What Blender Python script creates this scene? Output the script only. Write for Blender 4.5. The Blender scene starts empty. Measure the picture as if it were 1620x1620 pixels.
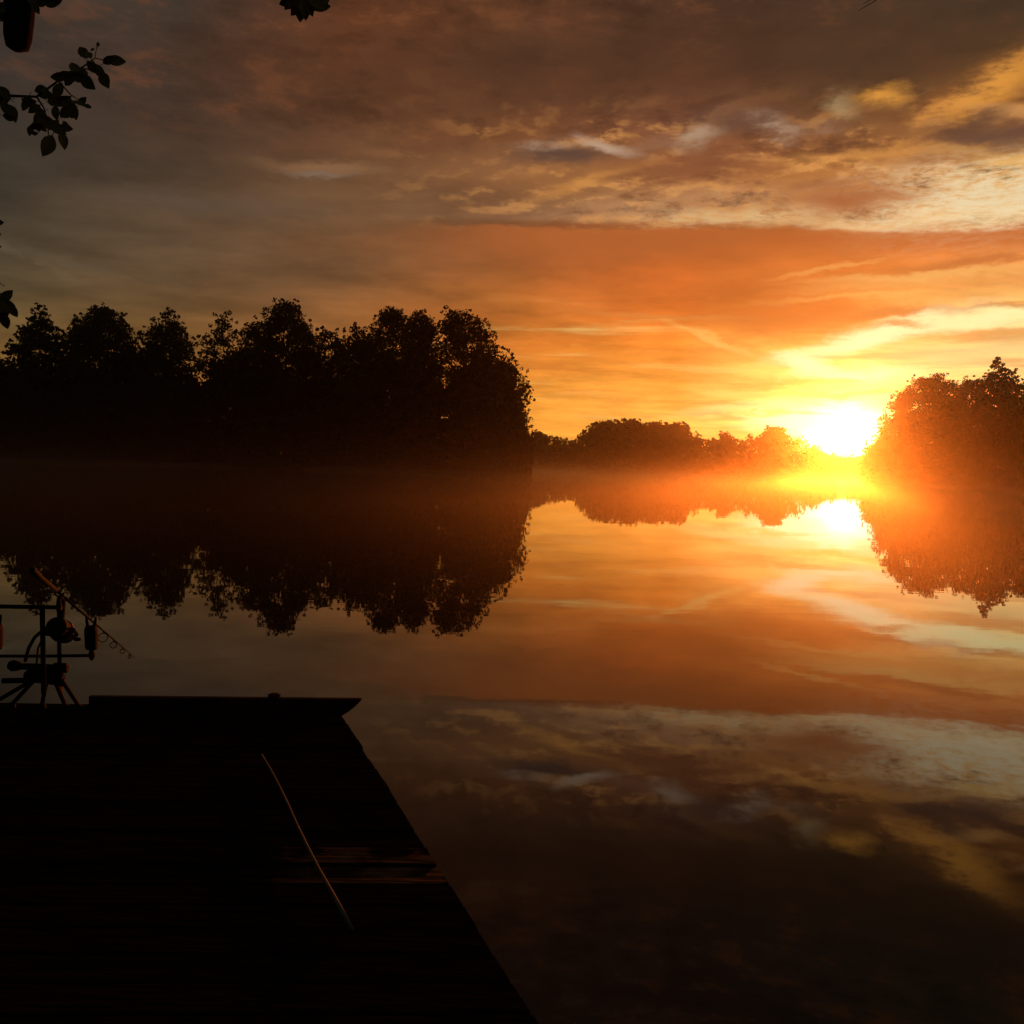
import bpy, math, random
import numpy as np
from mathutils import Matrix, Vector

sc = bpy.context.scene
COL = sc.collection
rad = math.radians

# ------------------------------------------------------------------ camera
FPX, CAM_Z = 1556.0, 1.7
PITCH, ROLL = 2.72, 1.7
cam_data = bpy.data.cameras.new('camera')
cam = bpy.data.objects.new('camera', cam_data)
COL.objects.link(cam)
cam_data.sensor_width = 36.0
cam_data.lens = 36.0 * FPX / 1620.0
cam_data.clip_start = 0.05
cam_data.clip_end = 6000.0
RM = Matrix.Rotation(rad(90 - PITCH), 3, 'X') @ Matrix.Rotation(rad(ROLL), 3, 'Z')
cam.matrix_world = Matrix.Translation((0, 0, CAM_Z)) @ RM.to_4x4()
sc.camera = cam
EYE = Vector((0, 0, CAM_Z))


def ray(px, py):
    return RM @ Vector(((px - 810) / FPX, -(py - 810) / FPX, -1.0))


def at(px, py, Y):
    d = ray(px, py)
    return EYE + d * (Y / d.y)


def on_plane(px, py, z):
    d = ray(px, py)
    return EYE + d * ((z - CAM_Z) / d.z)


def angles(px, py):
    d = ray(px, py).normalized()
    return math.degrees(math.atan2(d.x, d.y)), math.degrees(math.asin(d.z))


# ------------------------------------------------------------------ sun and exposure
SUN_AZ, SUN_EL = angles(1336, 688)
SUN_DIR = Vector((math.sin(rad(SUN_AZ)) * math.cos(rad(SUN_EL)), math.cos(rad(SUN_AZ)) * math.cos(rad(SUN_EL)), math.sin(rad(SUN_EL))))
sun_data = bpy.data.lights.new('sun', 'SUN')
sun_data.energy = 3.5
sun_data.angle = rad(0.5)
sun_data.color = (1.0, 0.17, 0.014)
sun = bpy.data.objects.new('sun', sun_data)
COL.objects.link(sun)
sun.rotation_euler = SUN_DIR.to_track_quat('Z', 'Y').to_euler()
sun.location = (60, 180, 60)

vs = sc.view_settings
vs.view_transform = 'Standard'
vs.look = 'None'
vs.exposure = 0.0
vs.gamma = 1.0
vs.use_curve_mapping = False
sc.cycles.use_denoising = True
sc.cycles.max_bounces = 6
sc.cycles.volume_bounces = 0
sc.cycles.sample_clamp_indirect = 4.0
sc.cycles.caustics_reflective = False
sc.cycles.use_adaptive_sampling = False


# ------------------------------------------------------------------ world: cloudy sunrise sky
def lin(c):
    out = []
    for v in c[:3]:
        v = v / 255.0
        out.append(v / 12.92 if v <= 0.04045 else ((v + 0.055) / 1.055) ** 2.4)
    return (out[0], out[1], out[2], 1.0)


world = bpy.data.worlds.new('World')
sc.world = world
world.use_nodes = True
WT = world.node_tree
WT.nodes.clear()


def N(kind, **kw):
    n = WT.nodes.new(kind)
    for k, v in kw.items():
        setattr(n, k, v)
    return n


def put(sock, v):
    if isinstance(v, bpy.types.NodeSocket):
        WT.links.new(v, sock)
    else:
        sock.default_value = v


def M(op, a, b=None, c=None, clamp=False):
    n = N('ShaderNodeMath', operation=op, use_clamp=clamp)
    put(n.inputs[0], a)
    if b is not None:
        put(n.inputs[1], b)
    if c is not None:
        put(n.inputs[2], c)
    return n.outputs[0]


def V(op, a, b=None, scale=None):
    n = N('ShaderNodeVectorMath', operation=op)
    put(n.inputs[0], a)
    if b is not None:
        put(n.inputs[1], b)
    if scale is not None:
        put(n.inputs['Scale'], scale)
    return n.outputs['Value'] if op in ('DOT_PRODUCT', 'LENGTH') else n.outputs[0]


def XYZ(x, y, z):
    n = N('ShaderNodeCombineXYZ')
    put(n.inputs[0], x); put(n.inputs[1], y); put(n.inputs[2], z)
    return n.outputs[0]


def NOISE(vec, scale, detail=4.0, rough=0.55, color=False, dist=0.0):
    n = N('ShaderNodeTexNoise')
    put(n.inputs['Vector'], vec)
    n.inputs['Scale'].default_value = scale
    n.inputs['Detail'].default_value = detail
    n.inputs['Roughness'].default_value = rough
    n.inputs['Distortion'].default_value = dist
    return n.outputs['Color'] if color else n.outputs[0]


def MIX(a, b, f, mode='MIX'):
    n = N('ShaderNodeMix', data_type='RGBA', blend_type=mode)
    n.clamp_factor = True
    put(n.inputs[0], f)
    put(n.inputs[6], a)
    put(n.inputs[7], b)
    return n.outputs[2]


def SMOOTH(x, lo, hi, a=0.0, b=1.0):
    n = N('ShaderNodeMapRange', interpolation_type='SMOOTHSTEP')
    put(n.inputs[0], x)
    n.inputs[1].default_value = lo
    n.inputs[2].default_value = hi
    n.inputs[3].default_value = a
    n.inputs[4].default_value = b
    return n.outputs[0]


geo = N('ShaderNodeTexCoord')
DIR = V('NORMALIZE', geo.outputs['Generated'])
sep = N('ShaderNodeSeparateXYZ')
WT.links.new(DIR, sep.inputs[0])
dx, dy, dz = sep.outputs
AZ = M('MULTIPLY', M('ARCTAN2', dx, dy), 180 / math.pi)
EL = M('MULTIPLY', M('ARCSINE', M('MAXIMUM', dz, 0.0)), 180 / math.pi)
# cloud deck coordinates: the direction met by a flat layer overhead
lift = M('ADD', M('MAXIMUM', dz, 0.0), 0.10)
CLOUD = XYZ(M('DIVIDE', dx, lift), M('DIVIDE', dy, lift), 0.0)
ANG = XYZ(AZ, EL, 0.0)
warp_n = NOISE(CLOUD, 1.3, 5.0, 0.58, color=True)
warp = V('SUBTRACT', warp_n, (0.5, 0.5, 0.5))
amp = SMOOTH(EL, 0.0, 16.0, 0.35, 1.0)
WA = V('ADD', ANG, V('MULTIPLY', V('SCALE', warp, scale=amp), (5.0, 3.0, 0.0)))
fine_n = NOISE(V('MULTIPLY', ANG, (0.30, 0.8, 0.0)), 0.8, 7.0, 0.68, color=True)
fs = N('ShaderNodeSeparateColor')
WT.links.new(fine_n, fs.inputs[0])
fine_n_r = fs.outputs[0]
WB = V('ADD', V('ADD', ANG, V('MULTIPLY', warp, (2.0, 1.3, 0.0))), V('MULTIPLY', V('SUBTRACT', fine_n, (0.5, 0.5, 0.5)), (3.0, 1.8, 0.0)))

ROWS = [0, 100, 200, 270, 330, 352, 362, 430, 490, 550, 610, 660, 720]
COLS = {
    0:    [(60,51,44), (57,50,44), (57,51,43), (60,53,43), (66,58,45), (69,60,46), (70,60,46), (82,70,50), (96,78,48), (112,84,44), (125,88,42), (135,90,40), (140,90,38)],
    270:  [(60,50,42), (66,51,42), (70,54,43), (74,60,47), (84,67,51), (86,69,51), (86,69,51), (94,74,52), (106,79,47), (120,86,44), (138,92,42), (150,98,40), (150,95,38)],
    540:  [(82,50,31), (88,53,32), (90,62,43), (98,72,50), (102,77,54), (103,77,54), (98,74,52), (108,78,51), (124,84,48), (142,94,46), (160,102,44), (175,108,42), (175,106,40)],
    810:  [(78,50,32), (82,53,36), (104,67,42), (118,80,52), (122,88,62), (124,90,64), (106,72,46), (140, 84, 42), (162, 98, 42), (190, 113, 42), (205,134,50), (216,146,54), (215,145,50)],
    1080: [(72,49,37), (86,54,33), (116,75,54), (146,98,58), (156,112,74), (175,132,92), (158,92,46), (190, 99, 40), (210, 114, 42), (226, 134, 48), (236,162,66), (244,180,80), (246,180,76)],
    1350: [(62,49,38), (80,56,36), (126,86,52), (172,116,62), (186,138,86), (226,190,132), (192,108,46), (212,128,56), (226,140,62), (250,214,110), (255,236,140), (255,244,160), (255,230,130)],
    1620: [(57,48,36), (112,76,38), (146,98,54), (196,158,100), (222,200,154), (226,200,150), (186,108,56), (222,150,80), (248,214,130), (250,216,140), (250,210,136), (250,204,120), (250,190,100)],
}
T0, TR = 0.0, 40.0


def column(cols_px, rows):
    r = N('ShaderNodeValToRGB')
    cr = r.color_ramp
    cr.interpolation = 'LINEAR'
    pts = []
    for y, c in zip(rows, cols_px):
        pts.append((y, c))
    return r, pts


sepA = N('ShaderNodeSeparateXYZ')
WT.links.new(WA, sepA.inputs[0])
wa, we = sepA.outputs[0], sepA.outputs[1]
wt = M('DIVIDE', we, TR, clamp=True)
dark = [(56, 48, 41), (60, 51, 42), (70, 57, 45)]


def ramp_from(pts):
    r = N('ShaderNodeValToRGB')
    cr = r.color_ramp
    pts = sorted(pts, key=lambda p: p[0])
    while len(cr.elements) < len(pts):
        cr.elements.new(0.5)
    for el, (p, c) in zip(cr.elements, pts):
        el.position = p
    for el, (p, c) in zip(cr.elements, pts):
        el.color = lin(c)
    put(r.inputs[0], wt)
    return r.outputs[0]


def photo_column(x):
    pts = []
    wr, wg, wb = (0.98, 0.96, 0.95) if x == 0 else ((1.02, 0.98, 0.95) if x == 270 else (1.10, 1.04, 0.98) if x < 1400 else (1.08, 1.02, 0.95))
    for y, c in zip(ROWS, COLS[x]):
        pts.append((max(0.0, min(1.0, angles(x, y)[1] / TR)), (c[0] * wr, c[1] * wg, c[2] * wb)))
    pts.append((0.85, (58, 48, 40)))
    return ramp_from(pts)


plain = [(0.0, (74, 58, 44)), (0.3, (62, 53, 44)), (0.7, (56, 49, 42)), (1.0, (54, 47, 40))]
columns = [(-100.0, None), (-45.0, 0)] + [(angles(x, 420)[0], x) for x in sorted(COLS)] + [(42.0, 1080), (65.0, 540), (120.0, None)]
base = None
for i_, (a1, x) in enumerate(columns):
    c1 = ramp_from(plain) if x is None else photo_column(x)
    if base is None:
        base = c1
    else:
        a0 = columns[i_ - 1][0]
        base = MIX(base, c1, M('DIVIDE', M('SUBTRACT', wa, a0), a1 - a0, clamp=True))

# soft billows over the whole deck, finer streaks low down
bill = NOISE(CLOUD, 2.1, 6.0, 0.6)
base = MIX(base, V('SCALE', base, scale=M('MULTIPLY_ADD', bill, 3.0, -0.45)), 0.5)
streak = NOISE(V('MULTIPLY', WA, (0.10, 1.0, 0.0)), 0.75, 5.0, 0.6)
base = MIX(base, V('SCALE', base, scale=M('MULTIPLY_ADD', streak, 2.4, -0.2)), SMOOTH(EL, 1.0, 14.0, 0.34, 0.20))


def blob(img, x, y, rx, ry, colour, k=1.0, rot=0.0, soft=0.85, src=None, noise=None, gain=1.0):
    a, e = angles(x, y)
    px = math.degrees(1.0 / FPX)
    m = N('ShaderNodeMapping', vector_type='TEXTURE')
    put(m.inputs['Vector'], src if src is not None else WB)
    m.inputs['Location'].default_value = (a, e, 0)
    m.inputs['Rotation'].default_value = (0, 0, rad(rot + ROLL))
    m.inputs['Scale'].default_value = (rx * px, ry * px, 1)
    d = V('LENGTH', m.outputs[0])
    f = SMOOTH(d, 1.0 - soft, 1.0 + soft, k, 0.0)
    if noise is not None:
        f = M('MULTIPLY', f, noise)
    return MIX(img, tuple(c_ * gain for c_ in lin(colour)[:3]) + (1.0,), f)


img = base
# broken cloudlets with lit rims across the middle heights, thickening towards the sun's side
puff_n = NOISE(V('ADD', V('MULTIPLY', ANG, (0.26, 0.66, 0.0)), V('MULTIPLY', warp, (0.9, 1.2, 0.0))), 1.0, 8.0, 0.66)
puff_up = NOISE(V('ADD', V('ADD', V('MULTIPLY', ANG, (0.26, 0.66, 0.0)), V('MULTIPLY', warp, (0.9, 1.2, 0.0))), (-0.10, 0.30, 0.0)), 1.0, 3.0, 0.6)
zone = M('MULTIPLY', M('MULTIPLY', SMOOTH(EL, 12.6, 14.6), SMOOTH(EL, 17.0, 21.0, 1.0, 0.0)), SMOOTH(AZ, -11.0, 9.0))
img = MIX(img, lin((104, 64, 42)), M('MULTIPLY', SMOOTH(puff_n, 0.36, 0.50, 0.8, 0.0), zone))
rim = M('MULTIPLY', SMOOTH(M('SUBTRACT', puff_n, puff_up), -0.02, 0.16), SMOOTH(puff_n, 0.42, 0.54))
img = MIX(img, lin((226, 156, 84)), M('MULTIPLY', M('MULTIPLY', rim, 0.85), zone))
high = M('MULTIPLY', SMOOTH(EL, 15.0, 20.0), SMOOTH(AZ, -30.0, -10.0, 0.35, 1.0))
img = MIX(img, V('SCALE', img, scale=0.72), M('MULTIPLY', SMOOTH(puff_n, 0.36, 0.50, 1.0, 0.0), high))
img = MIX(img, lin((122, 72, 42)), M('MULTIPLY', SMOOTH(puff_n, 0.50, 0.66, 0.0, 0.6), high))
# thin level bars of cloud low over the far shore
bar_n = NOISE(V('ADD', V('MULTIPLY', ANG, (0.07, 1.1, 0.0)), V('MULTIPLY', warp, (0.25, 0.5, 0.0))), 0.9, 6.0, 0.6)
lowz = M('MULTIPLY', SMOOTH(EL, 7.5, 10.0, 1.0, 0.0), SMOOTH(AZ, -12.0, 4.0))
img = MIX(img, lin((255, 214, 124)), M('MULTIPLY', SMOOTH(bar_n, 0.53, 0.72, 0.0, 0.5), lowz))
img = MIX(img, lin((206, 112, 44)), M('MULTIPLY', SMOOTH(bar_n, 0.33, 0.47, 0.65, 0.0), lowz))

broken = SMOOTH(fine_n_r, 0.38, 0.58, 0.15, 1.0)
# larger banks and gaps, each where it hangs in the sky
img = blob(img, 1180, 80, 330, 60, (76, 50, 34), 0.6)
img = blob(img, 1480, 70, 200, 60, (68, 49, 33), 0.65, rot=8)
img = blob(img, 700, 120, 330, 40, (80, 51, 34), 0.5)
img = blob(img, 905, 268, 120, 36, (172, 114, 64), 0.5)
img = blob(img, 750, 255, 70, 26, (146, 98, 62), 0.5)
img = blob(img, 515, 262, 72, 8, (140, 100, 68), 0.8)
img = blob(img, 500, 272, 44, 4, (128, 106, 88), 0.7)
img = blob(img, 60, 405, 90, 8, (104, 88, 68), 0.4, rot=-10, noise=broken)
img = blob(img, 80, 425, 50, 6, (108, 88, 64), 0.4, rot=-24, noise=broken)
img = blob(img, 330, 320, 150, 14, (96, 80, 66), 0.4)
img = blob(img, 895, 244, 74, 15, (80, 60, 54), 0.85)
img = blob(img, 935, 290, 66, 8, (204, 138, 70), 0.75, rot=14)
img = blob(img, 860, 227, 38, 8, (168, 138, 114), 0.8, noise=broken)
img = blob(img, 972, 232, 46, 8, (186, 156, 130), 0.95, rot=-18, noise=broken)
img = blob(img, 1040, 226, 40, 8, (150, 112, 86), 0.7, rot=10, noise=broken)
img = blob(img, 1100, 262, 120, 26, (130, 76, 48), 0.75)
img = blob(img, 1160, 186, 66, 18, (100, 70, 55), 0.75)
img = blob(img, 1108, 216, 30, 12, (178, 146, 118), 0.85, rot=12, noise=broken)
img = blob(img, 1222, 198, 28, 14, (190, 160, 132), 0.85, rot=-35, noise=broken)
img = blob(img, 1268, 206, 44, 10, (168, 134, 108), 0.75, noise=broken)
img = blob(img, 1332, 168, 22, 14, (170, 138, 96), 0.75, rot=-40, noise=broken)
img = blob(img, 1402, 150, 32, 12, (224, 152, 62), 0.9, noise=broken)
img = blob(img, 1500, 170, 90, 10, (232, 160, 76), 0.9, rot=24, noise=broken)
img = blob(img, 1560, 140, 110, 22, (180, 110, 50), 0.5, rot=22, noise=broken)
img = blob(img, 1590, 128, 64, 18, (226, 152, 62), 0.85, rot=20, noise=broken)
img = blob(img, 1600, 168, 40, 8, (226, 160, 92), 0.7, rot=-12)
img = blob(img, 1420, 236, 120, 9, (214, 146, 74), 0.7)
img = blob(img, 1575, 205, 84, 18, (100, 70, 54), 0.95, rot=-6)
img = blob(img, 1538, 186, 44, 8, (96, 66, 48), 0.8, rot=14)
img = blob(img, 1600, 246, 70, 9, (236, 180, 100), 0.85, rot=-14)
img = blob(img, 1480, 246, 90, 10, (162, 104, 58), 0.75)
# broken mackerel patch above the straight-edged bank
ripple_n = NOISE(V('MULTIPLY', V('ADD', ANG, V('MULTIPLY', warp, (3.0, 1.6, 0.0))), (0.75, 3.0, 0.0)), 1.3, 6.0, 0.72)
ripple = SMOOTH(M('ADD', M('MULTIPLY', ripple_n, 0.7), M('MULTIPLY', puff_n, 0.3)), 0.40, 0.60, 0.05, 1.0)
img = blob(img, 1570, 312, 180, 46, (250, 226, 178), 1.0, noise=ripple)
img = blob(img, 1580, 300, 110, 26, (206, 190, 152), 0.4, noise=ripple)
img = blob(img, 1180, 344, 130, 10, (240, 200, 140), 0.95, noise=ripple)
img = blob(img, 1130, 325, 200, 20, (176, 136, 96), 0.6, noise=ripple)
img = blob(img, 1350, 312, 90, 20, (168, 98, 54), 0.9)
img = blob(img, 1290, 290, 40, 8, (150, 92, 56), 0.6)
# straight-topped orange bank
bank_f = M('MULTIPLY', M('MULTIPLY', SMOOTH(M('ADD', EL, M('ADD', M('MULTIPLY', M('MAXIMUM', M('SUBTRACT', AZ, 10.0), 0.0), 0.048), M('MULTIPLY', M('SUBTRACT', fine_n_r, 0.5), 0.9))), 13.30, 13.55, 1.0, 0.0), SMOOTH(EL, 11.0, 12.8)), SMOOTH(AZ, -8.0, 4.0))
img = MIX(img, lin((196, 104, 46)), M('MULTIPLY', bank_f, 0.75))
img = blob(img, 960, 385, 380, 22, (146, 82, 42), 0.35)
img = blob(img, 1250, 440, 190, 50, (196, 104, 42), 0.4)
img = blob(img, 1320, 422, 70, 4, (236, 156, 78), 0.8, rot=8)
img = blob(img, 1480, 436, 150, 7, (242, 180, 98), 0.75)
img = blob(img, 1400, 454, 110, 5, (238, 166, 84), 0.7)
img = blob(img, 1560, 414, 90, 6, (190, 108, 54), 0.7)
img = blob(img, 1540, 486, 150, 7, (196, 114, 54), 0.85)
img = blob(img, 1380, 470, 130, 5, (246, 176, 88), 0.75)
img = blob(img, 1225, 512, 100, 30, (204, 110, 44), 0.8)
img = blob(img, 1150, 546, 72, 5, (252, 190, 96), 0.75, rot=-24)
img = blob(img, 1060, 500, 120, 4, (214, 134, 62), 0.6, rot=-3)
img = blob(img, 1385, 530, 110, 13, (255, 248, 186), 1.0, rot=14)
img = blob(img, 1560, 503, 130, 11, (255, 246, 176), 0.95, rot=2)
img = blob(img, 1425, 510, 36, 4, (206, 146, 76), 0.85)
img = blob(img, 1270, 577, 34, 12, (255, 250, 190), 0.9, rot=-15)
img = blob(img, 1360, 592, 70, 10, (255, 250, 190), 0.9)
img = blob(img, 1510, 560, 120, 20, (250, 214, 140), 0.75)
img = blob(img, 1250, 606, 110, 6, (240, 168, 76), 0.7)
img = blob(img, 1190, 622, 62, 5, (252, 208, 112), 0.75)
img = blob(img, 1290, 642, 150, 10, (255, 240, 160), 0.85, rot=2)
img = blob(img, 1330, 680, 64, 36, (255, 248, 214), 1.0, soft=0.6, gain=1.7)
img = blob(img, 1260, 668, 60, 16, (255, 244, 190), 0.9, gain=1.2)
img = blob(img, 1240, 654, 70, 3, (250, 190, 84), 0.7)
img = blob(img, 1330, 622, 110, 6, (252, 206, 96), 0.8)
img = blob(img, 930, 622, 40, 3, (240, 168, 80), 0.7)

# glow of the low sun behind thin cloud
cosang = V('DOT_PRODUCT', DIR, tuple(SUN_DIR))
theta = M('MULTIPLY', M('ARCCOSINE', M('MINIMUM', cosang, 1.0)), 180 / math.pi)


def glow(width, power):
    q = M('DIVIDE', theta, width)
    return M('MULTIPLY', M('EXPONENT', M('MULTIPLY', M('MULTIPLY', q, q), -1.0)), power)


img = MIX(img, V('SCALE', img, scale=M('ADD', glow(3.5, 0.35), 1.0)), 1.0)
img = MIX(img, V('SCALE', (1.0, 0.92, 0.70), scale=glow(0.65, 3.0)), 1.0, 'ADD')
img = MIX(img, V('SCALE', (1.0, 0.80, 0.40), scale=glow(2.2, 0.05)), 1.0, 'ADD')

sky = N('ShaderNodeTexSky', sky_type='NISHITA')
sky.sun_disc = False
sky.sun_elevation = rad(SUN_EL)
sky.sun_rotation = rad(SUN_AZ)
sky_bg = N('ShaderNodeBackground')
WT.links.new(sky.outputs[0], sky_bg.inputs[0])
sky_bg.inputs[1].default_value = 0.05
cloud_bg = N('ShaderNodeBackground')
WT.links.new(img, cloud_bg.inputs[0])
cloud_bg.inputs[1].default_value = 1.0
cover = N('ShaderNodeMixShader')
cover.inputs[0].default_value = 0.97
WT.links.new(sky_bg.outputs[0], cover.inputs[1])
WT.links.new(cloud_bg.outputs[0], cover.inputs[2])
wout = N('ShaderNodeOutputWorld')
WT.links.new(cover.outputs[0], wout.inputs[0])
world.cycles.sampling_method = 'MANUAL'
world.cycles.sample_map_resolution = 1024


# ------------------------------------------------------------------ helpers
def link(name, verts, faces, mat, parent=None, smooth=False):
    me = bpy.data.meshes.new(name)
    me.from_pydata([tuple(v) for v in verts], [], faces)
    me.update()
    if smooth:
        me.polygons.foreach_set('use_smooth', [True] * len(me.polygons))
    if mat:
        me.materials.append(mat)
    o = bpy.data.objects.new(name, me)
    COL.objects.link(o)
    if parent:
        o.parent = parent
        if parent.type == 'EMPTY':
            o.matrix_parent_inverse = Matrix.Translation(-parent_origin(parent))
    return o


def parent_origin(p):
    v = Vector((0, 0, 0))
    while p:
        v = v + p.location
        p = p.parent
    return v


def link_np(name, verts, quads, mat, parent=None):
    """quads: (n,4) int array"""
    me = bpy.data.meshes.new(name)
    n = len(quads)
    me.vertices.add(len(verts))
    me.vertices.foreach_set('co', np.asarray(verts, np.float32).ravel())
    me.loops.add(n * 4)
    me.loops.foreach_set('vertex_index', np.asarray(quads, np.int32).ravel())
    me.polygons.add(n)
    me.polygons.foreach_set('loop_start', np.arange(n, dtype=np.int32) * 4)
    me.update(calc_edges=True)
    me.validate()
    if mat:
        me.materials.append(mat)
    o = bpy.data.objects.new(name, me)
    COL.objects.link(o)
    if parent:
        o.parent = parent
        o.matrix_parent_inverse = Matrix.Translation(-parent_origin(parent))
    return o


def thing(name, loc, label, cat, group=None):
    o = bpy.data.objects.new(name, None)
    COL.objects.link(o)
    o.location = loc
    o.empty_display_size = 0.2
    o['label'] = label
    o['category'] = cat
    if group:
        o['group'] = group
    return o


def frame_axes(d):
    d = d.normalized()
    ref = Vector((0, 0, 1)) if abs(d.z) < 0.9 else Vector((1, 0, 0))
    u = d.cross(ref).normalized()
    return u, u.cross(d).normalized()


def tube(V_, F_, pts, radii, sides=8, caps=True):
    """append a tapered tube through pts to the vertex and face lists"""
    base_i = len(V_)
    pts = [Vector(p) for p in pts]
    u, w = frame_axes(pts[1] - pts[0])
    for i, p in enumerate(pts):
        d = (pts[min(i + 1, len(pts) - 1)] - pts[max(i - 1, 0)]).normalized()
        u = (u - d * u.dot(d)).normalized()
        w = d.cross(u)
        for k in range(sides):
            a = 2 * math.pi * k / sides
            V_.append(p + (u * math.cos(a) + w * math.sin(a)) * radii[i])
    for i in range(len(pts) - 1):
        for k in range(sides):
            a, b = base_i + i * sides + k, base_i + i * sides + (k + 1) % sides
            F_.append((a, b, b + sides, a + sides))
    if caps:
        F_.append(tuple(base_i + k for k in reversed(range(sides))))
        F_.append(tuple(base_i + (len(pts) - 1) * sides + k for k in range(sides)))


def box(V_, F_, c, ax, ay, az):
    """append a box: centre and three half-axis vectors"""
    i = len(V_)
    c = Vector(c)
    for sx in (-1, 1):
        for sy in (-1, 1):
            for sz in (-1, 1):
                V_.append(c + ax * sx + ay * sy + az * sz)
    for f in ((0, 1, 3, 2), (4, 6, 7, 5), (0, 4, 5, 1), (2, 3, 7, 6), (0, 2, 6, 4), (1, 5, 7, 3)):
        F_.append(tuple(i + k for k in f))


def ring(V_, F_, c, axis, R, r, n=12, m=5):
    i0 = len(V_)
    u, w = frame_axes(axis)
    ax = axis.normalized()
    for i in range(n):
        a = 2 * math.pi * i / n
        d = u * math.cos(a) + w * math.sin(a)
        for j in range(m):
            b = 2 * math.pi * j / m
            V_.append(Vector(c) + d * (R + r * math.cos(b)) + ax * (r * math.sin(b)))
    for i in range(n):
        for j in range(m):
            F_.append((i0 + i * m + j, i0 + ((i + 1) % n) * m + j, i0 + ((i + 1) % n) * m + (j + 1) % m, i0 + i * m + (j + 1) % m))


# ------------------------------------------------------------------ materials
def mat(name, colour, rough=0.8, spec=0.3, var=0.25, scale=6.0, bump=0.0, metal=0.0, stretch=(1, 1, 1), subsurf=None):
    m = bpy.data.materials.new(name)
    m.use_nodes = True
    nt = m.node_tree
    b = nt.nodes['Principled BSDF']
    tc = nt.nodes.new('ShaderNodeTexCoord')
    mp = nt.nodes.new('ShaderNodeMapping')
    mp.inputs['Scale'].default_value = stretch
    nz = nt.nodes.new('ShaderNodeTexNoise')
    nz.inputs['Scale'].default_value = scale
    nz.inputs['Detail'].default_value = 5.0
    nt.links.new(tc.outputs['Object'], mp.inputs[0])
    nt.links.new(mp.outputs[0], nz.inputs['Vector'])
    rp = nt.nodes.new('ShaderNodeValToRGB')
    rp.color_ramp.elements[0].position = 0.3
    rp.color_ramp.elements[1].position = 0.7
    rp.color_ramp.elements[0].color = tuple(c * (1 - var) for c in colour) + (1,)
    rp.color_ramp.elements[1].color = tuple(min(1, c * (1 + var)) for c in colour) + (1,)
    nt.links.new(nz.outputs[0], rp.inputs[0])
    nt.links.new(rp.outputs[0], b.inputs['Base Color'])
    b.inputs['Roughness'].default_value = rough
    b.inputs['Specular IOR Level'].default_value = spec
    b.inputs['Metallic'].default_value = metal
    if bump:
        bp = nt.nodes.new('ShaderNodeBump')
        bp.inputs['Strength'].default_value = bump
        bp.inputs['Distance'].default_value = 0.02
        nt.links.new(nz.outputs[0], bp.inputs['Height'])
        nt.links.new(bp.outputs[0], b.inputs['Normal'])
    return m


M_LEAF = mat('leaves_broad', (0.030, 0.044, 0.015), 0.95, 0.03, 0.35, 0.6)
M_NEEDLE = mat('needles', (0.026, 0.040, 0.018), 0.95, 0.03, 0.3, 0.6)
M_BARK = mat('bark', (0.085, 0.065, 0.048), 0.9, 0.2, 0.4, 3.0, 0.5, stretch=(4, 4, 0.6))
M_EARTH = mat('bank_earth', (0.06, 0.055, 0.03), 0.95, 0.1, 0.4, 0.5, 0.4)
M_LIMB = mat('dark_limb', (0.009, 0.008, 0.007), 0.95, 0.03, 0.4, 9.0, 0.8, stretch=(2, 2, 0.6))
M_NEARLEAF = mat('near_leaf', (0.045, 0.070, 0.022), 0.55, 0.35, 0.25, 30.0)
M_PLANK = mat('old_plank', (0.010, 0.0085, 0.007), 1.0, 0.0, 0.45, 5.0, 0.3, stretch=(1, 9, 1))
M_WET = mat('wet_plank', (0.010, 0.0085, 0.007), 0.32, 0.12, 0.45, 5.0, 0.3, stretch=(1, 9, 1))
wn = M_WET.node_tree
wz = wn.nodes.new('ShaderNodeTexNoise')
wz.inputs['Scale'].default_value = 3.5
wz.inputs['Detail'].default_value = 4.0
wc = wn.nodes.new('ShaderNodeTexCoord')
wn.links.new(wc.outputs['Object'], wz.inputs['Vector'])
wr_ = wn.nodes.new('ShaderNodeMapRange')
wn.links.new(wz.outputs[0], wr_.inputs[0])
wr_.inputs[1].default_value = 0.42
wr_.inputs[2].default_value = 0.58
wr_.inputs[3].default_value = 1.0
wr_.inputs[4].default_value = 0.25
wd_ = wn.nodes.new('ShaderNodeVectorMath')
wd_.operation = 'DISTANCE'
wn.links.new(wc.outputs['Object'], wd_.inputs[0])
wd_.inputs[1].default_value = on_plane(610, 1352, 0.35)
wm_ = wn.nodes.new('ShaderNodeMapRange')
wn.links.new(wd_.outputs['Value'], wm_.inputs[0])
wm_.inputs[1].default_value = 0.15
wm_.inputs[2].default_value = 0.42
wm_.inputs[3].default_value = 0.0
wm_.inputs[4].default_value = 1.0
wx_ = wn.nodes.new('ShaderNodeMath')
wx_.operation = 'MAXIMUM'
wn.links.new(wr_.outputs[0], wx_.inputs[0])
wn.links.new(wm_.outputs[0], wx_.inputs[1])
wn.links.new(wx_.outputs[0], wn.nodes['Principled BSDF'].inputs['Roughness'])
ws_ = wn.nodes.new('ShaderNodeMapRange')
wn.links.new(wx_.outputs[0], ws_.inputs[0])
ws_.inputs[1].default_value = 0.25
ws_.inputs[2].default_value = 1.0
ws_.inputs[3].default_value = 0.07
ws_.inputs[4].default_value = 0.0
wn.links.new(ws_.outputs[0], wn.nodes['Principled BSDF'].inputs['Specular IOR Level'])
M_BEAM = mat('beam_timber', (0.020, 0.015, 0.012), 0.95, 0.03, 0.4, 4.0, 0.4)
M_POLE = mat('pale_cane', (0.050, 0.085, 0.092), 0.75, 0.1, 0.4, 14.0)
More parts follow.
